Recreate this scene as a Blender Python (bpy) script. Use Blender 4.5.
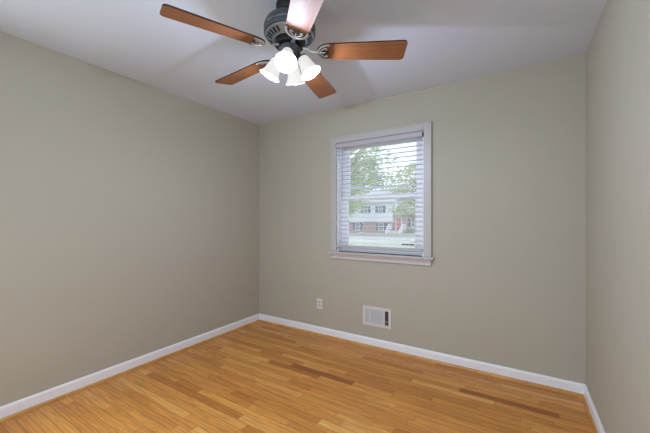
import bpy, bmesh, math, random
from mathutils import Vector, Matrix

for o in list(bpy.data.objects):
    bpy.data.objects.remove(o, do_unlink=True)
SC = bpy.context.scene
COL = SC.collection
R = math.radians

# ------------------------------------------------------------------ camera
cam_d = bpy.data.cameras.new('camera')
cam = bpy.data.objects.new('camera', cam_d)
COL.objects.link(cam)
cam.location = (2.753, -2.8577, 1.2595)
cam.rotation_euler = (R(90), 0, R(32.0))
cam_d.sensor_width = 36
cam_d.lens = 311.2 / 650 * 36
cam_d.shift_y = 3.2 / 650
cam_d.clip_start = 0.02
cam_d.clip_end = 400
SC.camera = cam

# ------------------------------------------------------------------ sky, lights, exposure
SC.view_settings.view_transform = 'Standard'
SC.view_settings.look = 'None'
SC.view_settings.gamma = 1
SC.view_settings.use_curve_mapping = False
SC.view_settings.exposure = -0.28
w = bpy.data.worlds.new('overcast_sky')
SC.world = w
w.use_nodes = True
bg = w.node_tree.nodes['Background']
bg.inputs[0].default_value = (0.84, 0.91, 1.0, 1)
bg.inputs[1].default_value = 2.2

def area(name, loc, rot, sx, sy, power, col):
    l = bpy.data.lights.new(name, 'AREA')
    l.shape = 'RECTANGLE'; l.size = sx; l.size_y = sy
    l.energy = power; l.color = col
    o = bpy.data.objects.new(name, l); COL.objects.link(o)
    o.location = loc; o.rotation_euler = rot
    return o
# added fill light in the made-up opening behind the camera
area('fill_behind_camera', (1.9, -3.36, 1.15), (R(84), 0, 0), 1.6, 1.2, 15, (0.66, 0.84, 1.0))
# added fill light in the made-up side opening at the camera's left
area('fill_side_opening', (-.12, -2.80, 1.10), (R(82), 0, R(-90)), .74, 1.2, 20, (0.76, 0.89, 1.0))
BULB_W = 11.6
BULB_COL = (0.66, 0.77, 1.0)

RW, RH, RY = 3.153, 2.44, -3.25      # room width, height, front wall

# ------------------------------------------------------------------ helpers
def setp(o, label=None, cat=None, group=None, kind=None):
    if label: o['label'] = label
    if cat: o['category'] = cat
    if group: o['group'] = group
    if kind: o['kind'] = kind
    return o

def empty(name, loc, rz=0, **k):
    o = bpy.data.objects.new(name, None); COL.objects.link(o)
    o.empty_display_size = .1
    o.location = loc; o.rotation_euler = (0, 0, rz)
    return setp(o, **k)

class MB:
    def __init__(s): s.bm = bmesh.new()
    def quad(s, pts, smooth=False):
        f = s.bm.faces.new([s.bm.verts.new(p) for p in pts]); f.smooth = smooth; return f
    def box(s, x0, x1, y0, y1, z0, z1, M=None):
        P = [Vector(p) for p in ((x0,y0,z0),(x1,y0,z0),(x1,y1,z0),(x0,y1,z0),(x0,y0,z1),(x1,y0,z1),(x1,y1,z1),(x0,y1,z1))]
        if M: P = [M @ p for p in P]
        v = [s.bm.verts.new(p) for p in P]
        for f in ((3,2,1,0),(4,5,6,7),(0,1,5,4),(1,2,6,5),(2,3,7,6),(3,0,4,7)):
            s.bm.faces.new([v[i] for i in f])
        return s
    def prism(s, pts, fn, d0, d1, smooth=False):
        """closed 2-D outline pts, fn(a,b,t)->xyz, extruded from t=d0 to d1"""
        a = [s.bm.verts.new(fn(p[0], p[1], d0)) for p in pts]
        b = [s.bm.verts.new(fn(p[0], p[1], d1)) for p in pts]
        n = len(pts)
        s.bm.faces.new(a[::-1]); s.bm.faces.new(b)
        for i in range(n):
            f = s.bm.faces.new((a[i], a[(i+1) % n], b[(i+1) % n], b[i])); f.smooth = smooth
        return s
    def lathe(s, prof, n=32, M=None, closed=False):
        rings = []
        for r, z in prof:
            if r < 1e-6:
                p = Vector((0, 0, z)); rings.append([s.bm.verts.new(M @ p if M else p)])
            else:
                ring = []
                for i in range(n):
                    a = 2*math.pi*i/n
                    p = Vector((r*math.cos(a), r*math.sin(a), z))
                    ring.append(s.bm.verts.new(M @ p if M else p))
                rings.append(ring)
        if closed: rings.append(rings[0])
        for A, B in zip(rings, rings[1:]):
            for i in range(n):
                j = (i+1) % n
                if len(A) == 1 and len(B) == 1: continue
                if len(A) == 1: vs = (A[0], B[j], B[i])
                elif len(B) == 1: vs = (A[i], A[j], B[0])
                else: vs = (A[i], A[j], B[j], B[i])
                f = s.bm.faces.new(vs); f.smooth = True
        return s
    def tube(s, pts, rad, n=8, flat=1.0):
        pts = [Vector(p) for p in pts]
        rads = rad if isinstance(rad, (list, tuple)) else [rad]*len(pts)
        rings = []
        for i, p in enumerate(pts):
            t = (pts[min(i+1, len(pts)-1)] - pts[max(i-1, 0)]).normalized()
            up = Vector((0, 0, 1)) if abs(t.z) < .95 else Vector((1, 0, 0))
            a = t.cross(up).normalized(); b = a.cross(t).normalized()
            rings.append([s.bm.verts.new(p + a*math.cos(2*math.pi*k/n)*rads[i] + b*math.sin(2*math.pi*k/n)*rads[i]*flat) for k in range(n)])
        for A, B in zip(rings, rings[1:]):
            for k in range(n):
                f = s.bm.faces.new((A[k], A[(k+1) % n], B[(k+1) % n], B[k])); f.smooth = True
        s.bm.faces.new(rings[0][::-1]); s.bm.faces.new(rings[-1])
        return s
    def build(s, name, mat, parent=None, bevel=0, seg=2, sharp=35, loc=None, **k):
        bmesh.ops.recalc_face_normals(s.bm, faces=s.bm.faces)
        me = bpy.data.meshes.new(name); s.bm.to_mesh(me); s.bm.free()
        if any(p.use_smooth for p in me.polygons):
            me.set_sharp_from_angle(angle=R(sharp))
        o = bpy.data.objects.new(name, me); COL.objects.link(o)
        for m in (mat if isinstance(mat, (list, tuple)) else [mat]): me.materials.append(m)
        if parent: o.parent = parent
        if loc: o.location = loc
        if bevel:
            b = o.modifiers.new('bevel', 'BEVEL'); b.width = bevel; b.segments = seg
            b.limit_method = 'ANGLE'; b.angle_limit = R(40)
        return setp(o, **k)

# ------------------------------------------------------------------ materials
class NT:
    def __init__(s, name):
        s.m = bpy.data.materials.new(name); s.m.use_nodes = True
        s.t = s.m.node_tree; s.b = s.t.nodes['Principled BSDF']
    def n(s, typ, **k):
        x = s.t.nodes.new(typ)
        for a, v in k.items():
            if isinstance(a, str) and a.startswith('i_'): x.inputs[a[2:].replace('_', ' ')].default_value = v
            else: setattr(x, a, v)
        return x
    def l(s, a, b): s.t.links.new(a, b)
def c4(c): return (c[0], c[1], c[2], 1)
def srgb(r, g, b):
    f = lambda v: (v/255/12.92) if v/255 <= .04045 else ((v/255+.055)/1.055)**2.4
    return (f(r), f(g), f(b))

def plain(name, col, rough=.5, metal=0., var=.04, scale=12, bump=0., bscale=200, spec=.5, coat=0.):
    N = NT(name); b = N.b
    tc = N.n('ShaderNodeTexCoord')
    nz = N.n('ShaderNodeTexNoise'); nz.inputs['Scale'].default_value = scale; nz.inputs['Detail'].default_value = 4
    N.l(tc.outputs['Object'], nz.inputs['Vector'])
    mx = N.n('ShaderNodeMix', data_type='RGBA')
    mx.inputs[6].default_value = c4([max(0, v*(1-var)) for v in col]); mx.inputs[7].default_value = c4([min(1, v*(1+var)) for v in col])
    N.l(nz.outputs['Fac'], mx.inputs[0]); N.l(mx.outputs[2], b.inputs['Base Color'])
    b.inputs['Roughness'].default_value = rough; b.inputs['Metallic'].default_value = metal
    b.inputs['Specular IOR Level'].default_value = spec; b.inputs['Coat Weight'].default_value = coat
    if bump:
        n2 = N.n('ShaderNodeTexNoise'); n2.inputs['Scale'].default_value = bscale; n2.inputs['Detail'].default_value = 3
        N.l(tc.outputs['Object'], n2.inputs['Vector'])
        bp = N.n('ShaderNodeBump'); bp.inputs['Strength'].default_value = bump; bp.inputs['Distance'].default_value = .002
        N.l(n2.outputs['Fac'], bp.inputs['Height']); N.l(bp.outputs['Normal'], b.inputs['Normal'])
    return N.m

M = {}
M['wall'] = plain('beige_wall_paint', srgb(185, 179, 164), .75, var=.012, scale=3, bump=.12, bscale=160, spec=.25)
M['ceiling'] = plain('white_ceiling_paint', srgb(216, 220, 234), .85, var=.012, scale=3, bump=.15, bscale=140, spec=.2)
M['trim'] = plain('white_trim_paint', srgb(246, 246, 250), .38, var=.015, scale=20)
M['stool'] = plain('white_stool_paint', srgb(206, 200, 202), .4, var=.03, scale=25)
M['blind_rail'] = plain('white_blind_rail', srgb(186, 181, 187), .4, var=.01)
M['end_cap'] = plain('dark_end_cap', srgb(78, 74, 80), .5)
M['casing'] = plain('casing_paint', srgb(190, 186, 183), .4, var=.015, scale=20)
M['sticker'] = plain('dark_grey_sticker', srgb(70, 78, 92), .6)
M['caulk'] = plain('pale_caulk', srgb(205, 196, 180), .7)
M['cord'] = plain('white_cord', srgb(225, 226, 232), .7)
M['plastic'] = plain('white_plastic', srgb(226, 221, 218), .35, var=.01)
M['socket'] = plain('ivory_socket', srgb(206, 199, 197), .4, var=.01)
M['slot'] = plain('dark_slot', (.03, .03, .03), .7)
M['register'] = plain('white_enamel_register', srgb(216, 212, 210), .4, var=.02)
M['fin'] = plain('register_fin', srgb(196, 198, 200), .4, var=.02)
M['vent_shade'] = plain('dark_vent_shade', (.09, .095, .095), .8)  # shade inside the vent put into a dark colour
M['bronze'] = plain('gunmetal', (.12, .13, .155), .4, .6, var=.2, scale=40)
M['black'] = plain('black_metal', (.018, .018, .021), .45, .4, var=.2, scale=40)
M['iron'] = plain('silver_iron', (.60, .60, .63), .32, .75, var=.2, scale=60)
M['vent'] = plain('blue_grey_metal', (.30, .34, .41), .4, .6, var=.15, scale=40)
M['plate'] = plain('dark_plate', (.05, .048, .05), .45, .5, var=.3, scale=60)
M['pewter'] = plain('pewter', (.42, .44, .48), .35, .8, var=.15, scale=60)
M['bulbhold'] = plain('porcelain', (.7, .7, .7), .5)
M['siding'] = plain('white_siding', srgb(238, 240, 244), .7, var=.02)
M['roofing'] = plain('pale_grey_shingle', srgb(196, 196, 200), .9, var=.1, scale=3)
M['shutter'] = plain('dark_green_shutter', srgb(70, 82, 92), .6)
M['housetrim'] = plain('white_house_trim', srgb(244, 244, 246), .6)
M['red_door'] = plain('red_door_paint', srgb(194, 98, 106), .5)
M['concrete'] = plain('pale_concrete', srgb(214, 214, 212), .9, var=.06, scale=2)
M['asphalt'] = plain('pale_asphalt', srgb(196, 200, 200), .9, var=.06, scale=1.5)
M['bark'] = plain('grey_bark', srgb(112, 100, 88), .9, var=.25, scale=8)
M['dark_glass'] = plain('house_window_glass', srgb(96, 108, 118), .1)
M['white_board'] = plain('exterior_paint', srgb(225, 225, 225), .7)

def lawn_mat(nm, ca, cb):
    N = NT(nm); tc = N.n('ShaderNodeTexCoord')
    nz = N.n('ShaderNodeTexNoise'); nz.inputs['Scale'].default_value = .6; nz.inputs['Detail'].default_value = 8
    N.l(tc.outputs['Object'], nz.inputs['Vector'])
    r = N.n('ShaderNodeValToRGB')
    r.color_ramp.elements[0].color = c4(srgb(*ca)); r.color_ramp.elements[0].position = .3
    r.color_ramp.elements[1].color = c4(srgb(*cb)); r.color_ramp.elements[1].position = .7
    N.l(nz.outputs['Fac'], r.inputs[0]); N.l(r.outputs[0], N.b.inputs['Base Color']); N.b.inputs['Roughness'].default_value = .95
    return N.m
M['lawn'] = lawn_mat('lawn_grass', (152, 151, 134), (178, 174, 158))
M['lawn_pale'] = lawn_mat('pale_lawn_grass', (196, 202, 176), (220, 222, 202))

def brick_mat():
    N = NT('pink_brick'); tc = N.n('ShaderNodeTexCoord')
    mp = N.n('ShaderNodeMapping'); mp.inputs['Rotation'].default_value = (R(90), 0, 0)
    N.l(tc.outputs['Object'], mp.inputs['Vector'])
    b = N.n('ShaderNodeTexBrick')
    b.inputs['Scale'].default_value = 1; b.inputs['Brick Width'].default_value = .22; b.inputs['Row Height'].default_value = .075
    b.inputs['Mortar Size'].default_value = .008
    b.inputs['Color1'].default_value = c4(srgb(176, 128, 122)); b.inputs['Color2'].default_value = c4(srgb(196, 152, 146)); b.inputs['Mortar'].default_value = c4(srgb(205, 196, 192))
    N.l(mp.outputs[0], b.inputs['Vector']); N.l(b.outputs['Color'], N.b.inputs['Base Color']); N.b.inputs['Roughness'].default_value = .9
    return N.m
M['brick'] = brick_mat()

def leaf_mat(name, a, b_, tr=.5):
    N = NT(name); out = N.t.nodes['Material Output']
    tc = N.n('ShaderNodeTexCoord'); nz = N.n('ShaderNodeTexNoise'); nz.inputs['Scale'].default_value = 1.3; nz.inputs['Detail'].default_value = 5
    N.l(tc.outputs['Object'], nz.inputs['Vector'])
    mx = N.n('ShaderNodeMix', data_type='RGBA'); mx.inputs[6].default_value = c4(a); mx.inputs[7].default_value = c4(b_)
    N.l(nz.outputs['Fac'], mx.inputs[0]); N.l(mx.outputs[2], N.b.inputs['Base Color']); N.b.inputs['Roughness'].default_value = .6
    t = N.n('ShaderNodeBsdfTranslucent'); N.l(mx.outputs[2], t.inputs[0])
    s = N.n('ShaderNodeMixShader'); s.inputs[0].default_value = tr
    N.l(N.b.outputs[0], s.inputs[1]); N.l(t.outputs[0], s.inputs[2]); N.l(s.outputs[0], out.inputs[0])
    return N.m
M['blind'] = leaf_mat('white_vinyl_slat', srgb(236, 237, 243), srgb(240, 240, 246), .3)
M['leaf'] = leaf_mat('spring_leaf', srgb(148, 168, 112), srgb(202, 216, 160))
M['leaf2'] = leaf_mat('yellow_green_leaf', srgb(160, 172, 112), srgb(206, 212, 158))
M['leaf3'] = leaf_mat('bush_leaf', srgb(110, 138, 92), srgb(160, 180, 126))

def glass_mat():
    N = NT('window_glass'); out = N.t.nodes['Material Output']; N.t.nodes.remove(N.b)
    t = N.n('ShaderNodeBsdfTransparent'); t.inputs[0].default_value = (.97, .985, 1, 1)
    g = N.n('ShaderNodeBsdfGlossy'); g.inputs['Roughness'].default_value = .02
    fr = N.n('ShaderNodeFresnel'); fr.inputs[0].default_value = 1.1
    s = N.n('ShaderNodeMixShader'); N.l(fr.outputs[0], s.inputs[0]); N.l(t.outputs[0], s.inputs[1]); N.l(g.outputs[0], s.inputs[2]); N.l(s.outputs[0], out.inputs[0])
    return N.m
M['glass'] = glass_mat()

def haze_mat():  # thin whitish veil that puts haze into the window view
    N = NT('haze_sheet'); out = N.t.nodes['Material Output']; N.t.nodes.remove(N.b)
    t = N.n('ShaderNodeBsdfTransparent')
    d = N.n('ShaderNodeBsdfDiffuse'); d.inputs[0].default_value = (.72, .72, .76, 1)
    tr = N.n('ShaderNodeBsdfTranslucent'); tr.inputs[0].default_value = (.72, .72, .76, 1)
    tc = N.n('ShaderNodeTexCoord'); nz = N.n('ShaderNodeTexNoise'); nz.inputs['Scale'].default_value = 8
    N.l(tc.outputs['Object'], nz.inputs['Vector'])
    mr = N.n('ShaderNodeMapRange'); mr.inputs[3].default_value = .15; mr.inputs[4].default_value = .18
    N.l(nz.outputs['Fac'], mr.inputs[0])
    s1 = N.n('ShaderNodeMixShader'); s1.inputs[0].default_value = .6; N.l(d.outputs[0], s1.inputs[1]); N.l(tr.outputs[0], s1.inputs[2])
    s = N.n('ShaderNodeMixShader'); N.l(mr.outputs[0], s.inputs[0]); N.l(t.outputs[0], s.inputs[1]); N.l(s1.outputs[0], s.inputs[2]); N.l(s.outputs[0], out.inputs[0])
    return N.m
M['haze'] = haze_mat()

def shade_mat():
    N = NT('frosted_lamp_glass'); out = N.t.nodes['Material Output']
    N.b.inputs['Base Color'].default_value = (.75, .75, .75, 1); N.b.inputs['Roughness'].default_value = .25
    tc = N.n('ShaderNodeTexCoord'); nz = N.n('ShaderNodeTexNoise'); nz.inputs['Scale'].default_value = 30
    N.l(tc.outputs['Object'], nz.inputs['Vector'])
    mr = N.n('ShaderNodeMapRange'); mr.inputs[3].default_value = .45; mr.inputs[4].default_value = .55
    N.l(nz.outputs['Fac'], mr.inputs[0])
    t = N.n('ShaderNodeBsdfTranslucent'); t.inputs[0].default_value = (.006, .006, .006, 1)
    N.b.inputs['Emission Color'].default_value = (1, .99, .97, 1); N.b.inputs['Emission Strength'].default_value = 1.55
    s = N.n('ShaderNodeMixShader'); N.l(mr.outputs[0], s.inputs[0]); N.l(N.b.outputs[0], s.inputs[1]); N.l(t.outputs[0], s.inputs[2]); N.l(s.outputs[0], out.inputs[0])
    return N.m
M['shade'] = shade_mat()

def bulb_mat():
    N = NT('lit_bulb'); N.b.inputs['Base Color'].default_value = (.9, .9, .9, 1)
    N.b.inputs['Emission Color'].default_value = (1, .98, .95, 1); N.b.inputs['Emission Strength'].default_value = 4
    return N.m
M['bulb'] = bulb_mat()

def floor_mat(name='honey_oak_strip'):
    """strip oak; each strip has its own tone stored as a face attribute"""
    N = NT(name); b = N.b
    at = N.n('ShaderNodeAttribute', attribute_name='tone')
    tc = N.n('ShaderNodeTexCoord')
    ad = N.n('ShaderNodeVectorMath', operation='MULTIPLY_ADD')
    N.l(at.outputs['Vector'], ad.inputs[0]); ad.inputs[1].default_value = (37, 53, 11); N.l(tc.outputs['Object'], ad.inputs[2])
    mp = N.n('ShaderNodeMapping'); mp.inputs['Scale'].default_value = (2.2, 48, 1); N.l(ad.outputs[0], mp.inputs['Vector'])
    nz = N.n('ShaderNodeTexNoise'); nz.inputs['Scale'].default_value = 2.2; nz.inputs['Detail'].default_value = 7; nz.inputs['Roughness'].default_value = .62; nz.inputs['Distortion'].default_value = .6
    N.l(mp.outputs[0], nz.inputs['Vector'])
    ramp = N.n('ShaderNodeValToRGB'); cr = ramp.color_ramp
    cr.elements[0].position = 0; cr.elements[0].color = c4(srgb(164, 94, 42))
    cr.elements[1].position = 1; cr.elements[1].color = c4(srgb(244, 188, 108))
    e = cr.elements.new(.35); e.color = c4(srgb(207, 136, 64))
    e = cr.elements.new(.62); e.color = c4(srgb(230, 162, 82))
    N.l(at.outputs['Fac'], ramp.inputs[0])
    gr = N.n('ShaderNodeValToRGB'); g = gr.color_ramp
    g.elements[0].position = .3; g.elements[0].color = (.62, .55, .49, 1)
    g.elements[1].position = .62; g.elements[1].color = (1.07, 1.06, 1.02, 1)
    N.l(nz.outputs['Fac'], gr.inputs[0])
    mu = N.n('ShaderNodeMix', data_type='RGBA', blend_type='MULTIPLY'); mu.inputs[0].default_value = 1
    N.l(ramp.outputs[0], mu.inputs[6]); N.l(gr.outputs[0], mu.inputs[7]); N.l(mu.outputs[2], b.inputs['Base Color'])
    b.inputs['Roughness'].default_value = .34; b.inputs['Specular IOR Level'].default_value = .4
    bp = N.n('ShaderNodeBump'); bp.inputs['Strength'].default_value = .06; bp.inputs['Distance'].default_value = .001
    N.l(nz.outputs['Fac'], bp.inputs['Height']); N.l(bp.outputs[0], b.inputs['Normal'])
    return N.m
M['floor'] = floor_mat()
M['subfloor'] = plain('seam_dark', srgb(96, 58, 28), .8)

def wood_mat(name, ca, cb, rough, scale=(2, 30, 30), coat=0.):
    N = NT(name); b = N.b; tc = N.n('ShaderNodeTexCoord')
    mp = N.n('ShaderNodeMapping'); mp.inputs['Scale'].default_value = scale; N.l(tc.outputs['Object'], mp.inputs['Vector'])
    nz = N.n('ShaderNodeTexNoise'); nz.inputs['Scale'].default_value = 3; nz.inputs['Detail'].default_value = 6; nz.inputs['Distortion'].default_value = .5
    N.l(mp.outputs[0], nz.inputs['Vector'])
    r = N.n('ShaderNodeValToRGB'); r.color_ramp.elements[0].position = .3; r.color_ramp.elements[0].color = c4(ca)
    r.color_ramp.elements[1].position = .7; r.color_ramp.elements[1].color = c4(cb)
    N.l(nz.outputs['Fac'], r.inputs[0]); N.l(r.outputs[0], b.inputs['Base Color'])
    b.inputs['Roughness'].default_value = rough; b.inputs['Coat Weight'].default_value = coat; b.inputs['Coat Roughness'].default_value = .5
    return N.m
M['blade'] = wood_mat('cherry_blade', srgb(106, 60, 27), srgb(140, 83, 41), .55, (2, 40, 40), .12)
M['blade_edge'] = plain('dark_blade_edge', srgb(58, 30, 24), .5)
M['shoe'] = wood_mat('oak_shoe', srgb(186, 126, 60), srgb(214, 164, 94), .4, (2, 2, 2))

# ------------------------------------------------------------------ room shell
WX0, WX1, WZ0, WZ1 = 1.118, 2.022, 0.925, 2.062      # window opening in the back wall
T = .15
m = MB()
m.box(-T, WX0, 0, T, -.1, RH+.1); m.box(WX1, RW+T, 0, T, -.1, RH+.1)
m.box(WX0, WX1, 0, T, -.1, WZ0); m.box(WX0, WX1, 0, T, WZ1, RH+.1)
m.build('wall_back', M['wall'], kind='structure', label='beige back wall holding the window, outlet and vent', cat='wall')
SY0, SY1, SZ0, SZ1 = -3.18, -2.42, .50, 1.95  # added out-of-view opening for the side fill light
m = MB()
m.box(-T, 0, RY, SY0, -.1, RH+.1); m.box(-T, 0, SY1, 0, -.1, RH+.1); m.box(-T, 0, SY0, SY1, -.1, SZ0); m.box(-T, 0, SY0, SY1, SZ1, RH+.1)
m.build('wall_left', M['wall'], kind='structure', label='long plain beige wall to the left of the window wall', cat='wall')
MB().box(RW, RW+T, RY, 0, -.1, RH+.1).build('wall_right', M['wall'], kind='structure', label='narrow strip of beige wall at the right edge', cat='wall')
FX0, FX1, FZ0, FZ1 = .45, 2.80, .40, 1.98  # added out-of-view opening, lets fill light in from behind
m = MB()
m.box(-T, FX0, RY-T, RY, -.1, RH+.1); m.box(FX1, RW+T, RY-T, RY, -.1, RH+.1)
m.box(FX0, FX1, RY-T, RY, -.1, FZ0); m.box(FX0, FX1, RY-T, RY, FZ1, RH+.1)
m.build('wall_front', M['wall'], kind='structure', label='wall behind the camera with an added wide opening for fill light', cat='wall')
m = MB()
for (a, b, c, d) in ((FX0-.07, FX0, FZ0-.07, FZ1+.07), (FX1, FX1+.07, FZ0-.07, FZ1+.07), (FX0, FX1, FZ1, FZ1+.07), (FX0, FX1, FZ0-.07, FZ0)):
    m.box(a, b, RY, RY+.018, c, d)
m.build('fill_opening_front', M['trim'], bevel=.003, kind='structure', label='white casing around the added unseen opening for fill light behind the camera', cat='window')
m = MB()
for (a, b, c, d) in ((SY0-.06, SY0, SZ0-.06, SZ1+.06), (SY1, SY1+.06, SZ0-.06, SZ1+.06), (SY0, SY1, SZ1, SZ1+.06), (SY0, SY1, SZ0-.06, SZ0)):
    m.box(0, .018, a, b, c, d)
m.build('fill_opening_side', M['trim'], bevel=.003, kind='structure', label='white casing around the added unseen opening for side fill light in the left wall', cat='window')
MB().box(-T, RW+T, RY-T, T, RH, RH+.12).build('ceiling', M['ceiling'], kind='structure', label='flat white painted ceiling', cat='ceiling')

# floor: strips run parallel to the window wall
rnd = random.Random(11)
def floor():
    bm = bmesh.new(); tone = bm.faces.layers.float.new('tone')
    sw, gap = .0572, .0007
    y = 0.0
    while y > RY:
        y1 = max(y - sw, RY)
        x = -rnd.uniform(0, .9)
        while x < RW:
            x1 = x + rnd.choice((.24, .32, .42, .52, .65, .8, 1.0)) * rnd.uniform(.85, 1.15)
            a, b = max(x, 0), min(x1, RW)
            if b - a > .01:
                q = [(a+gap, y1+gap), (b-gap, y1+gap), (b-gap, y-gap), (a+gap, y-gap)]
                f = bm.faces.new([bm.verts.new((p[0], p[1], 0)) for p in q])
                t = rnd.gauss(.56, .14)
                if rnd.random() < .09: t -= .20
                f[tone] = min(.98, max(.02, t)); f.material_index = 0
            x = x1
        y = y1
    v = [bm.verts.new(p) for p in ((0, RY, -.0012), (RW, RY, -.0012), (RW, 0, -.0012), (0, 0, -.0012))]
    f = bm.faces.new(v); f.material_index = 1
    v = [bm.verts.new(p) for p in ((0, RY, -.05), (RW, RY, -.05), (RW, 0, -.05), (0, 0, -.05))]
    f = bm.faces.new(v[::-1]); f.material_index = 1
    me = bpy.data.meshes.new('floor'); bm.to_mesh(me); bm.free()
    o = bpy.data.objects.new('floor', me); COL.objects.link(o)
    me.materials.append(M['floor']); me.materials.append(M['subfloor'])
    return setp(o, kind='structure', label='honey oak strip floor with a satin finish', cat='floor')
floor()

BB = [(0, 0), (.013, 0), (.013, .076), (.009, .086), (.005, .0905), (0, .0905)]
SH = [(.013, 0), (.013, .021)] + [(.013 + .013*math.sin(a), .021*math.cos(a)*.98) for a in (R(25), R(50), R(72))] + [(.026, .0)]
for nm, L0, L1, fn, lab in (
        ('left', RY, 0, lambda a, b, t: (a, t, b), 'along the left wall'),
        ('back', 0, RW, lambda a, b, t: (t, -a, b), 'under the window wall'),
        ('right', RY, 0, lambda a, b, t: (RW-a, t, b), 'along the right wall')):
    MB().prism(BB, fn, L0, L1).build('baseboard_'+nm, M['trim'], kind='structure', label='white painted baseboard '+lab, cat='baseboard')
for k, (L0, L1, fn, lab) in enumerate((
        (RY, 0, lambda a, b, t: (a, t, b), 'along the left baseboard'),
        (0, RW, lambda a, b, t: (t, -a, b), 'along the back baseboard'),
        (RY, 0, lambda a, b, t: (RW-a, t, b), 'along the right baseboard'))):
    MB().prism(SH, fn, L0, L1).build('trim_%d' % (k+1), M['shoe'], kind='structure', label='oak shoe moulding '+lab, cat='trim')

MB().tube([(1.52, -.002, 2.428), (1.8, -.003, 2.431), (2.2, -.002, 2.429)], [.003, .0045, .003], 6).build('trim_4', M['caulk'], kind='structure', label='pale bead of caulk in the corner between ceiling and window wall', cat='trim')
# ------------------------------------------------------------------ window
win = empty('window_1', (0, 0, 0), kind='structure', label='white double hung window in the back wall', cat='window')
CT = .02
m = MB()
cw = .068
def casing(m, x0, x1, z0, z1, vert):
    m.box(x0, x1, -CT, 0, z0, z1)
m.box(WX0-cw, WX0, -CT, 0, WZ0, WZ1+cw); m.box(WX1, WX1+cw, -CT, 0, WZ0, WZ1+cw); m.box(WX0, WX1, -CT, 0, WZ1, WZ1+cw)
# raised back band on the outside of the casing
m.box(WX0-cw-.002, WX0-cw+.014, -CT-.006, 0, WZ0, WZ1+cw+.002); m.box(WX1+cw-.014, WX1+cw+.002, -CT-.006, 0, WZ0, WZ1+cw+.002)
m.box(WX0-cw+.014, WX1+cw-.014, -CT-.006, 0, WZ1+cw-.014, WZ1+cw+.002)
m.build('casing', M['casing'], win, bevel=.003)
# jamb liner
m = MB()
m.box(WX0, WX0+.014, 0, T, WZ0, WZ1); m.box(WX1-.014, WX1, 0, T, WZ0, WZ1); m.box(WX0+.014, WX1-.014, 0, T, WZ1-.014, WZ1)
m.box(WX0+.014, WX0+.026, .045, .058, WZ0, WZ1-.014); m.box(WX1-.026, WX1-.014, .045, .058, WZ0, WZ1-.014)
m.build('jamb', M['trim'], win, bevel=.0015)
# stool with a rounded nose, and cove-shaped apron
nose = [(0.0, 0.0)]
m = MB()
sx0, sx1 = WX0-cw-.004, WX1+cw+.022
prof = [(.058, -.018), (-.046, -.018), (-.052, -.014), (-.054, -.008), (-.052, -.003), (-.046, 0), (.058, 0)]
m.prism([p for p in prof], lambda a, b, t: (t, min(a, 0), b+WZ0), sx0, sx1)
m.box(WX0+.0, WX1, 0, .06, WZ0-.018, WZ0)
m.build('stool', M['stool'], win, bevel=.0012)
m = MB()
ap = [(0, -.018), (-.034, -.018), (-.032, -.03), (-.024, -.042), (-.018, -.05), (-.017, -.072), (-.013, -.077), (0, -.077)]
m.prism(ap, lambda a, b, t: (t, a, b+WZ0), WX0-cw+.004, WX1+cw-.004)
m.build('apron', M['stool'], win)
m = MB().box(WX0, WX1, .06, T+.05, WZ0-.03, WZ0+.004).build('sill', M['trim'], win)

def sash(name, y0, y1, z0, z1, bot, top, st=.082):
    x0, x1 = WX0+.014, WX1-.014
    m = MB()
    m.box(x0, x0+st, y0, y1, z0, z1); m.box(x1-st, x1, y0, y1, z0, z1)
    m.box(x0+st, x1-st, y0, y1, z0, z0+bot); m.box(x0+st, x1-st, y0, y1, z1-top, z1)
    s = m.build(name, M['trim'], win, bevel=.003)
    MB().box(x0+st, x1-st, (y0+y1)/2-.002, (y0+y1)/2+.002, z0+bot, z1-top).build('pane', M['glass'], s)
    return s
ls = sash('lower_sash', .06, .09, WZ0+.004, 1.512, .062, .042)
us = sash('upper_sash', .095, .122, 1.468, WZ1-.014, .036, .045)
# storm window outside with its own thin rail
m = MB()
x0, x1 = WX0+.014, WX1-.014
m.box(x0, x0+.03, .13, .148, WZ0+.004, WZ1-.014); m.box(x1-.03, x1, .13, .148, WZ0+.004, WZ1-.014)
m.box(x0+.03, x1-.03, .13, .148, WZ1-.044, WZ1-.014); m.box(x0+.03, x1-.03, .13, .148, WZ0+.004, WZ0+.034)
m.box(x0+.03, x1-.03, .132, .146, 1.585, 1.606)
sf = m.build('storm_frame', M['trim'], win)
MB().box(x0+.03, x1-.03, .1385, .1395, WZ0+.034, WZ1-.044).build('haze_sheet', M['haze'], sf)  # added sheet, washes out the outdoor view with haze
m = MB()
for xa, xb in ((1.794, 1.822), (1.830, 1.862), (1.868, 1.910)):
    m.box(xa, xb, .0722, .0730, 1.016, 1.028)
m.build('pane_sticker', M['sticker'], ls)

# ------------------------------------------------------------------ blind (two inch slats)
BC, BY, HR = 1.57, -.006, 2.05
bl = empty('window_blind', (BC, BY, HR), label='white horizontal slat blind hanging fully lowered inside the window', cat='blind')
bx0, bx1 = WX0+.006-BC, WX1-.006-BC
MB().box(bx0, bx1, -.034, .026, 2.006-HR, 2.050-HR).build('headrail', M['blind_rail'], bl, bevel=.003)
for xa in (bx0-.002, bx1):
    MB().box(xa, xa+.002, -.034, .026, 2.006-HR, 2.050-HR).build('end_cap', M['end_cap'], bl)
m = MB()
NS = 23; zt, zb = 1.976, 1.020
for i in range(NS):
    z = zt + (zb-zt)*i/(NS-1) - HR
    t = R(-1.5)
    pts = [((-1+k*.5)*.018, .0012*(1-(-1+k*.5)**2)) for k in range(5)]
    out = [(a, b+.0007) for a, b in pts] + [(a, b-.0007) for a, b in reversed(pts)]
    out = [(a*math.cos(t)-b*math.sin(t), a*math.sin(t)+b*math.cos(t)) for a, b in out]
    m.prism(out, lambda a, b, tt, z=z: (tt, a-.003, b+z), bx0+.002, bx1-.002)
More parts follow.
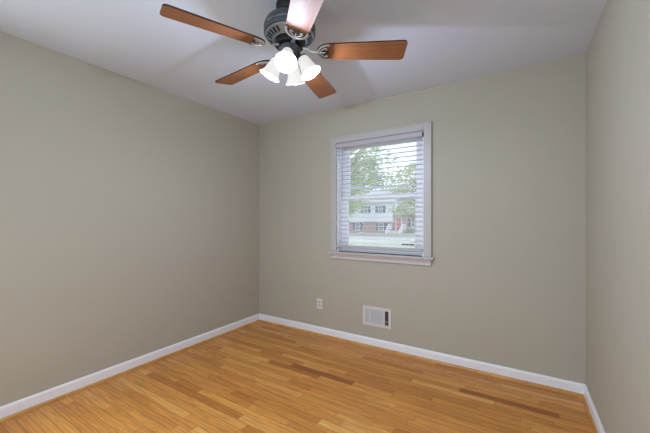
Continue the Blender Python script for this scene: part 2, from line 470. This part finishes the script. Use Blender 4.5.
m.build('slats', M['blind'], bl)
MB().box(bx0+.002, bx1-.002, -.028, .022, .972-HR, .994-HR).build('bottom_rail', M['blind_rail'], bl, bevel=.004)
for x in (1.205, 1.575, 1.935):
    m = MB()
    for dy in (-.0295, .0225):
        m.tube([(x-BC, dy, 2.008-HR), (x-BC, dy, .985-HR)], .0010, 5)
    for i in range(NS):
        z = zt + (zb-zt)*i/(NS-1) - HR - .003
        m.tube([(x-BC, -.0295, z), (x-BC, .0225, z)], .0006, 4)
    m.build('ladder_cord', M['cord'], bl)
m = MB()
m.tube([(1.185-BC, -.038, 2.012-HR), (1.185-BC, -.040, 1.45-HR)], .0038, 6)
m.tube([(1.185-BC, -.030, 2.016-HR), (1.185-BC, -.038, 2.010-HR)], .002, 6)
m.build('tilt_wand', M['cord'], bl)

# ------------------------------------------------------------------ outlet
ot = empty('wall_outlet', (.90, 0, .285), label='white duplex power outlet low on the wall left of the vent', cat='outlet')
MB().box(-.0355, .0355, -.006, 0, 0, .113).build('cover_plate', M['plastic'], ot, bevel=.0025)
for zc in (.0375, .0755):
    pts = []
    for i in range(20):
        a = 2*math.pi*i/20
        pts.append((.0172*math.cos(a), max(-.0135, min(.0135, .0172*math.sin(a)))))
    s = MB().prism(pts, lambda a, b, t, zc=zc: (a, t, b+zc), -.0062, -.0085).build('socket', M['socket'], ot)
    m = MB(); m.box(-.0075, -.0055, -.0088, -.0084, zc-.001, zc+.008); m.box(.0055, .0075, -.0088, -.0084, zc-.002, zc+.008)
    m.box(-.002, .002, -.0088, -.0084, zc-.0095, zc-.005)
    m.build('slot', M['slot'], s)
MB().lathe([(0, 0), (.003, 0), (.003, .0012), (0, .0016)], 10, Matrix.Translation((0, -.006, .0565)) @ Matrix.Rotation(R(90), 4, 'X')).build('screw', M['pewter'], ot)

# ------------------------------------------------------------------ air register
VW, VH = .296, .192
rg = empty('air_register', (1.42, 0, .211), label='white metal wall vent with vertical fins above the baseboard', cat='vent')
m = MB()
secs = [(.030, .066), (.079, .214), (.232, .268)]
zl, zh = .028, VH-.028
m.box(0, secs[0][0], -.008, 0, 0, VH); m.box(secs[2][1], VW, -.008, 0, 0, VH)
m.box(secs[0][0], secs[2][1], -.008, 0, 0, zl); m.box(secs[0][0], secs[2][1], -.008, 0, zh, VH)
m.box(secs[0][1], secs[1][0], -.008, -.001, zl, zh); m.box(secs[1][1], secs[2][0], -.008, -.001, zl, zh)
m.build('frame', M['register'], rg, bevel=.002)
MB().box(.02, .28, -.0009, -.0004, .02, VH-.02).build('duct_opening', M['vent_shade'], rg)  # dark sheet standing for the shade in the recess
for (a, b), ang, n in ((secs[0], 18, 5), (secs[1], 12, 17)):
    m = MB()
    for i in range(n):
        xc = a + (b-a)*(i+.5)/n
        hw = (b-a)/n*.46
        m.box(-hw, hw, -.0006, .0006, zl, zh, Matrix.Translation((xc, -.0042, 0)) @ Matrix.Rotation(R(ang), 4, 'Z'))
    m.build('fins', M['fin'], rg)
m = MB()
a, b = secs[2]
for i in range(4):
    xc = a + (b-a)*(i+.5)/4
    m.box(-.0032, .0032, -.0005, .0005, zl, zh, Matrix.Translation((xc, -.0042, 0)) @ Matrix.Rotation(R(-58), 4, 'Z'))
m.build('fins', M['vent_shade'], rg)  # right fins darkened, shade of the open section put into their colour
m = MB(); m.box(a+.002, b-.002, -.0072, -.0045, zl+.036, zl+.040)
m.build('damper_lever', M['fin'], rg)
for x in (.012, VW-.012):
    MB().lathe([(0, 0), (.0035, 0), (.003, .0012), (0, .0016)], 10, Matrix.Translation((x, -.008, VH/2)) @ Matrix.Rotation(R(90), 4, 'X')).build('screw', M['register'], rg)

# ------------------------------------------------------------------ ceiling fan
FX, FY, FZ = 1.683, -1.51, RH
fan = empty('ceiling_fan', (FX, FY, FZ), label='dark metal ceiling fan with five cherry wood blades and four lit glass shades', cat='ceiling fan')
def Z(z): return z - FZ
MB().lathe([(0, 0), (.074, 0), (.076, Z(2.43)), (.072, Z(2.405)), (.058, Z(2.39)), (.03, Z(2.385)), (.0, Z(2.385))], 32).build('canopy', M['black'], fan)
MB().lathe([(0, Z(2.388)), (.045, Z(2.388)), (.045, Z(2.352)), (0, Z(2.352))], 24).build('neck', M['black'], fan)
MB().lathe([(0, Z(2.362)), (.07, Z(2.362)), (.105, Z(2.355)), (.13, Z(2.338)), (.139, Z(2.318)), (.141, Z(2.312)), (.141, Z(2.300)), (.138, Z(2.296)), (.138, Z(2.288)), (.141, Z(2.284)), (.139, Z(2.272)), (.132, Z(2.268)), (.0, Z(2.268))], 48).build('motor_housing', M['bronze'], fan)
# vented lower ring
m = MB()
m.lathe([(.128, Z(2.270)), (.133, Z(2.266)), (.131, Z(2.260)), (.086, Z(2.236)), (.080, Z(2.238)), (.080, Z(2.266))], 48)
vr = m.build('vent_ring', M['vent'], fan)
for i in range(30):
    if i % 6 == 0: continue
    Mx = Matrix.Rotation(R(i*12), 4, 'Z') @ Matrix.Translation((.111, 0, Z(2.2492))) @ Matrix.Rotation(R(-28), 4, 'Y')
    MB().box(-.0155, .0155, -.0055, .0055, -.0015, .0012, Mx).build('vent_slot', M['black'], vr)
MB().lathe([(0, Z(2.245)), (.078, Z(2.245)), (.084, Z(2.236)), (.084, Z(2.216)), (.076, Z(2.208)), (.0, Z(2.208))], 40).build('flywheel', M['black'], fan)
MB().lathe([(0, Z(2.212)), (.05, Z(2.212)), (.06, Z(2.203)), (.062, Z(2.19)), (.057, Z(2.170)), (.05, Z(2.160)), (.053, Z(2.156)), (.05, Z(2.146)), (.035, Z(2.136)), (.02, Z(2.128)), (.0, Z(2.126))], 40).build('switch_housing', M['bronze'], fan)

BR, BZ = .63, 2.1785
def blade_mesh():
    bm = bmesh.new()
    pts = []
    r0, r1 = .178, BR
    w0, w1, cr = .054, .070, .022
    pts.append((r1-cr, -w1)); 
    for k in range(1, 6):
        a = -math.pi/2 + k*math.pi/2/5
        pts.append((r1-cr+cr*math.cos(a), -w1+cr+cr*math.sin(a)))
    for k in range(0, 6):
        a = k*math.pi/2/5
        pts.append((r1-cr+cr*math.cos(a), w1-cr+cr*math.sin(a)))
    # root: rounded end that the iron is screwed to
    for k in range(0, 15):
        a = math.pi/2 + k*math.pi/14
        pts.append((.212 + .064*math.cos(a), .0575*math.sin(a)))
    h = .0038
    a = [bm.verts.new((x, y, -h)) for x, y in pts]; b = [bm.verts.new((x, y, h)) for x, y in pts]
    f = bm.faces.new(a[::-1]); f.material_index = 0
    f = bm.faces.new(b); f.material_index = 0
    n = len(pts)
    for i in range(n):
        f = bm.faces.new((a[i], a[(i+1) % n], b[(i+1) % n], b[i])); f.material_index = 1
    bmesh.ops.recalc_face_normals(bm, faces=bm.faces)
    me = bpy.data.meshes.new('blade'); bm.to_mesh(me); bm.free()
    me.materials.append(M['blade']); me.materials.append(M['blade_edge'])
    return me
bmesh_ = blade_mesh()
# blade iron: arm, horseshoe band, inner scroll
m = MB()
zz = -.0068
hs = [(.222, .0515), (.212, .053), (.196, .0505), (.178, .043), (.164, .029), (.156, .013), (.154, 0)]
full = hs + [(x, -y) for x, y in reversed(hs[:-1])]
m.tube([(x, y, zz) for x, y in full], .0058, 8, .75)
m.tube([(.072, 0, .020), (.092, 0, .016), (.116, 0, .001), (.156, 0, zz)], [.013, .009, .0072, .0085], 8, .65)
for s in (1, -1):
    sc_ = [(.160, .002*s), (.171, .012*s), (.183, .024*s), (.196, .032*s), (.205, .029*s), (.203, .020*s), (.196, .020*s)]
    m.tube([(x, y, zz) for x, y in sc_], .0036, 6, .7)
m.tube([(.160, 0, zz), (.178, 0, zz), (.196, 0, zz)], .0036, 6, .7)
iron0 = m.build('blade_iron', M['iron'])
iron_me = iron0.data
m = MB()
wav = [(.222, .050), (.215, .046), (.206, .040), (.203, .031), (.207, .021), (.214, .010), (.212, 0)]
wav = wav + [(x, -y) for x, y in reversed(wav[:-1])]
rim = [(.196, -.050), (.178, -.0425), (.164, -.0285), (.156, -.0125), (.156, .0125), (.164, .0285), (.178, .0425), (.196, .050)]
m.prism(wav + rim, lambda a, b, t: (a, b, t), -.0056, -.0037)
cusp0 = m.build('mounting_plate', M['plate']); cusp_me = cusp0.data
bpy.data.objects.remove(iron0); bpy.data.objects.remove(cusp0)
for k in range(5):
    ang = R(245.9 - 72*k)
    b = bpy.data.objects.new('blade', bmesh_); COL.objects.link(b); b.parent = fan
    b.matrix_local = Matrix.Translation((0, 0, Z(BZ))) @ Matrix.Rotation(ang, 4, 'Z') @ Matrix.Rotation(R(-12), 4, 'X')
    b['label'] = 'cherry wood fan blade with a dark edge'
    i = bpy.data.objects.new('blade_iron', iron_me); COL.objects.link(i); i.parent = b
    i2 = bpy.data.objects.new('mounting_plate', cusp_me); COL.objects.link(i2); i2.parent = b

# light kit
TILT = R(28)
prof_out = [(.020, 0), (.026, .003), (.030, .012), (.033, .026), (.036, .042), (.040, .060), (.045, .078), (.052, .092), (.059, .102)]
prof_in = [(r-.003, z) for r, z in reversed(prof_out)]
prof_in[0] = (.0565, .1025)
for k in range(4):
    a = R((112, 203, 299, 25)[k])
    TILT = R((30, 28, 33, 29)[k])
    B = Matrix.Rotation(a, 4, 'Z') @ Matrix.Translation((.068, 0, Z(2.146))) @ Matrix.Rotation(math.pi - TILT, 4, 'Y')
    # local +Z now points down and outward along the shade axis
    m = MB()
    rr = Matrix.Rotation(a, 4, 'Z')
    m.tube([rr @ Vector(p) for p in ((.03, 0, Z(2.148)), (.045, 0, Z(2.160)), (.058, 0, Z(2.160)), (.066, 0, Z(2.150)))], .0075, 8)
    m.lathe([(0, -.010), (.016, -.009), (.027, -.003), (.029, .004), (.026, .008), (0, .008)], 20, B)
    arm = m.build('light_arm', M['bronze'], fan)
    m = MB(); m.lathe(prof_out + prof_in, 36, None, closed=True)
    sh = m.build('lamp_shade', M['shade'], fan, sharp=80); sh.matrix_local = B
    sh['label'] = 'white frosted glass bell shade glowing from its bulb'
    m = MB(); m.lathe([(.0, .008), (.012, .008), (.013, .026), (.017, .036), (.0215, .052), (.0225, .062), (.019, .076), (.010, .084), (0, .0865)], 20)
    bo = m.build('bulb', M['bulb'], sh)
    l = bpy.data.lights.new('bulb_light', 'POINT'); l.energy = BULB_W; l.color = BULB_COL; l.shadow_soft_size = .012
    lo = bpy.data.objects.new('bulb_light', l); COL.objects.link(lo); lo.parent = fan
    lo.matrix_local = B @ Matrix.Translation((0, 0, .118))

# ------------------------------------------------------------------ outdoors
GZ = -.9
m = MB(); m.box(-90, 60, -40, RY-.35, GZ-.2, GZ); m.box(-90, -.4, RY-.35, .4, GZ-.2, GZ); m.box(RW+.4, 60, RY-.35, .4, GZ-.2, GZ); m.box(-90, 60, .4, 26.6, GZ-.2, GZ)
m.build('lawn', M['lawn_pale'], kind='structure', label='near front lawn outside the window', cat='lawn')
MB().box(-90, 60, 26.6, 27.8, GZ-.2, GZ+.02).build('sidewalk', M['concrete'], kind='structure', label='near pale sidewalk along the street', cat='sidewalk')
MB().box(-90, 60, 27.8, 32.2, GZ-.25, GZ-.03).build('street', M['asphalt'], kind='structure', label='pale grey street across the lawn', cat='street')
MB().box(-90, 60, 32.2, 33.2, GZ-.2, GZ+.02).build('sidewalk_far', M['concrete'], kind='structure', label='pale sidewalk on the far side of the street', cat='sidewalk')
MB().prism([(33.2, GZ-.3), (120, GZ-.3), (120, GZ+.4), (39.5, GZ+.4), (33.2, GZ)], lambda a, b, t: (t, a, b), -90, 60).build('lawn_far', M['lawn'], kind='structure', label='far lawn sloping up to the brick house', cat='lawn')

HY = 40.0
house = empty('brick_house', (-16.5, HY, GZ), label='split level house with pink brick below, white siding above and a red door', cat='house')
def H(x): return x + 16.5
g = -GZ
# left two-level section  x -25 .. -12.6
m = MB(); m.box(H(-25), H(-12.6), 0, 8, 0, .93+g); m.build('brick_wall', M['brick'], house)
m = MB(); m.box(H(-25.2), H(-12.5), -.45, 8.2, .93+g, 3.75+g)
for i in range(18):
    z = .93+g + i*.155
    m.box(H(-25.2), H(-12.5), -.475, -.45, z, z+.02)
m.build('siding_wall', M['siding'], house)
def gable(m, x0, x1, y0, y1, z0, zr, t=.16):
    yc = (y0+y1)/2
    for ya, yb in ((y0, yc), (y1, yc)):
        P = [(x0, ya, z0), (x1, ya, z0), (x1, yb, zr), (x0, yb, zr)]
        v = [m.bm.verts.new(p) for p in P] + [m.bm.verts.new((p[0], p[1], p[2]+t)) for p in P]
        for f in ((0,1,2,3), (7,6,5,4), (0,4,5,1), (1,5,6,2), (2,6,7,3), (3,7,4,0)):
            m.bm.faces.new([v[i] for i in f])
    for x in (x0+.3, x1-.3):
        m.bm.faces.new([m.bm.verts.new(p) for p in ((x, y0+.4, z0), (x, y1-.4, z0), (x, yc, zr))])
m = MB(); gable(m, H(-25.6), H(-12.1), -.9, 8.7, 3.7+g, 5.9+g); m.build('roof', M['roofing'], house)
# right one-level section
m = MB(); m.box(H(-12.6), H(-1.5), .3, 8, 0, 1.95+g); m.build('brick_wall', M['brick'], house)
m = MB(); gable(m, H(-12.55), H(-1.0), -.3, 8.6, 1.9+g, 4.6+g); m.build('roof', M['roofing'], house)
def hwin(x, zc, wd, ht, y, shutters=True):
    m = MB(); t = .09
    m.box(x-wd/2-t, x-wd/2, y-.06, y, zc-ht/2-t, zc+ht/2+t); m.box(x+wd/2, x+wd/2+t, y-.06, y, zc-ht/2-t, zc+ht/2+t)
    m.box(x-wd/2, x+wd/2, y-.06, y, zc-ht/2-t, zc-ht/2); m.box(x-wd/2, x+wd/2, y-.06, y, zc+ht/2, zc+ht/2+t)
    m.box(x-wd/2, x+wd/2, y-.05, y, zc-.03, zc+.03); m.box(x-.02, x+.02, y-.045, y, zc-ht/2, zc+ht/2)
    f = m.build('window', M['housetrim'], house)
    MB().box(x-wd/2, x+wd/2, y-.03, y-.01, zc-ht/2, zc+ht/2).build('pane', M['dark_glass'], f)
    if shutters:
        for s in (-1, 1):
            xa = x + s*(wd/2+t+.2)
            MB().box(xa-.19, xa+.19, y-.05, y, zc-ht/2-.05, zc+ht/2+.05).build('shutter', M['shutter'], f)
hwin(H(-18.15), .25+g, .62, .95, 0, True)
hwin(H(-14.35), .25+g, .62, .95, 0, True)
hwin(H(-14.3), 2.75+g, .55, .95, -.45, True)
hwin(H(-19.4), 2.75+g, .55, .95, -.45, True)
hwin(H(-16.6), 2.75+g, .55, .95, -.45, True)
hwin(H(-9.6), .85+g, .75, 1.2, .3, True)
hwin(H(-5.5), .85+g, 1.1, 1.2, .3, True)
m = MB(); m.box(H(-12.15), H(-11.45), .2, .3, -.3+g, 1.55+g)
dr = m.build('door', M['red_door'], house)
m = MB(); m.box(H(-12.27), H(-12.15), .18, .3, -.3+g, 1.67+g); m.box(H(-11.45), H(-11.33), .18, .3, -.3+g, 1.67+g); m.box(H(-12.15), H(-11.45), .18, .3, 1.55+g, 1.67+g)
m.build('door_frame', M['housetrim'], dr)
m = MB(); m.box(H(-12.75), H(-10.75), -1.2, .3, 0, -.3+g)
for i in range(4):
    m.box(H(-12.75), H(-10.75), -1.2-.32*(i+1), -1.2-.32*i, 0, .48-.10*i)
stp = m.build('stoop', M['concrete'], house)
for x in (-12.7, -10.8):
    m = MB()
    for y, zt_ in ((.2, .62), (-1.2, .62), (-2.5, -.12)):
        m.box(H(x)-.06, H(x)+.06, y-.06, y+.06, (0 if y < -2 else -.3+g), zt_+g+.05)
    m.tube([(H(x), .2, .6+g), (H(x), -1.2, .6+g), (H(x), -2.5, -.12+g)], .06, 6)
    m.tube([(H(x), .2, -.1+g), (H(x), -1.2, -.1+g), (H(x), -2.5, -.74+g)], .05, 6)
    for i in range(13):
        y = .05 - i*.2
        d = 0 if y > -1.2 else (y+1.2)*(.70/1.3)
        m.box(H(x)-.02, H(x)+.02, y-.02, y+.02, -.1+g+d, .6+g+d)
    m.build('railing', M['housetrim'], stp)

def leaves(bm, rnd, cx, cy, cz, rx, ry, rz, n, s0, s1, hollow=.35):
    for _ in range(n):
        while True:
            p = Vector((rnd.uniform(-1, 1), rnd.uniform(-1, 1), rnd.uniform(-1, 1)))
            if hollow < p.length < 1: break
        c = Vector((cx+p.x*rx, cy+p.y*ry, cz+p.z*rz))
        q = Vector((rnd.gauss(0, 1), rnd.gauss(0, 1), rnd.gauss(0, 1))).normalized()
        a = q.cross(Vector((0, 0, 1)) if abs(q.z) < .9 else Vector((1, 0, 0))).normalized(); b = q.cross(a)
        s = rnd.uniform(s0, s1)
        bm.faces.new([bm.verts.new(c + a*s*u + b*s*.62*v + q*s*.12*w_) for u, v, w_ in ((-1, 0, 0), (0, -.7, 1), (1, 0, 0), (0, .7, 1))])

def tree(name, label, x, y, hgt, cr, czr, nclump, per, lm, seed, s0=.11, s1=.2, trunk_r=.22, group=None, low=.45):
    rnd = random.Random(seed)
    t = empty(name, (x, y, GZ), label=label, cat='tree', group=group)
    m = MB()
    m.tube([(0, 0, -.05), (.05, .02, hgt*.2), (-.05, .05, hgt*.45), (.04, 0, hgt*.75), (0, 0, hgt*.95)], [trunk_r*1.25, trunk_r, trunk_r*.8, trunk_r*.45, trunk_r*.12], 10)
    bm = bmesh.new()
    for i in range(nclump):
        a = rnd.uniform(0, 2*math.pi); q = math.sqrt(rnd.uniform(.02, 1)); h = rnd.uniform(-1, 1)
        prof = math.sqrt(max(.05, 1-h*h*.85))
        c = Vector((math.cos(a)*q*cr*prof, math.sin(a)*q*cr*prof, hgt*low + (h+1)/2*(hgt-hgt*low)))
        zb_ = min(c.z*.75, hgt*.8)
        st = Vector((0, 0, max(hgt*.18, zb_ - .25*math.hypot(c.x, c.y))))
        mid = st.lerp(c, .55) + Vector((rnd.uniform(-.2, .2), rnd.uniform(-.2, .2), .25))
        m.tube([st, mid, c], [trunk_r*.28, trunk_r*.15, trunk_r*.05], 5)
        rr = czr*rnd.uniform(.6, 1.15)
        leaves(bm, rnd, c.x, c.y, c.z, rr*1.25, rr*1.25, rr*.75, per, s0, s1, .1)
    m.build('trunk', M['bark'], t)
    me = bpy.data.meshes.new('crown'); bm.to_mesh(me); bm.free()
    o = bpy.data.objects.new('crown', me); COL.objects.link(o); o.parent = t; me.materials.append(M[lm])
    return t
tree('leafy_tree', 'large spring green tree left of the brick house, its crown filling the upper panes', -7.6, 15.0, 9.0, 4.6, .95, 84, 55, 'leaf', 3, .08, .16)
tree('leafy_tree', 'yellow green tree at the right in front of the low roof', -4.4, 25.0, 6.6, 3.6, .95, 80, 60, 'leaf2', 8, .10, .19, low=.36)
tree('leafy_tree', 'small tree with a low crown near the left edge of the window view', -10.3, 20.9, 5.8, 2.2, .7, 44, 60, 'leaf', 14, .08, .16, .13, low=.46)
tree('leafy_tree', 'tree standing by the left end of the brick house', -19.8, 33.0, 9.5, 4.6, 1.1, 70, 60, 'leaf3', 21, .15, .28)
tree('leafy_tree', 'tall tree rising behind the white sided upper storey', -26.0, 56.0, 15.0, 6.0, 1.6, 60, 60, 'leaf3', 30, .2, .4, .35)
tree('leafy_tree', 'tall tree rising behind the low roof of the house', -11.0, 64.0, 15.0, 6.0, 1.6, 60, 60, 'leaf', 31, .2, .4, .35)
def bush(x, y, s, seed, label):
    rnd = random.Random(seed)
    b = empty('shrub', (x, y, GZ), label=label, cat='shrub')
    m = MB()
    for i in range(6):
        a = i*1.05; m.tube([(0, 0, 0), (math.cos(a)*s*.3, math.sin(a)*s*.3, s*.5), (math.cos(a)*s*.55, math.sin(a)*s*.55, s*.9)], [.03, .02, .008], 5)
    m.build('stems', M['bark'], b)
    bm = bmesh.new(); leaves(bm, rnd, 0, 0, s*.62, s, s, s*.6, 260, .07, .13, .3)
    me = bpy.data.meshes.new('foliage'); bm.to_mesh(me); bm.free()
    o = bpy.data.objects.new('foliage', me); COL.objects.link(o); o.parent = b; me.materials.append(M['leaf3'])
bush(-9.9, 39.0, .7, 1, 'low green shrub right of the white porch steps')
bush(-7.4, 39.0, .9, 2, 'round green shrub under the right hand house window')
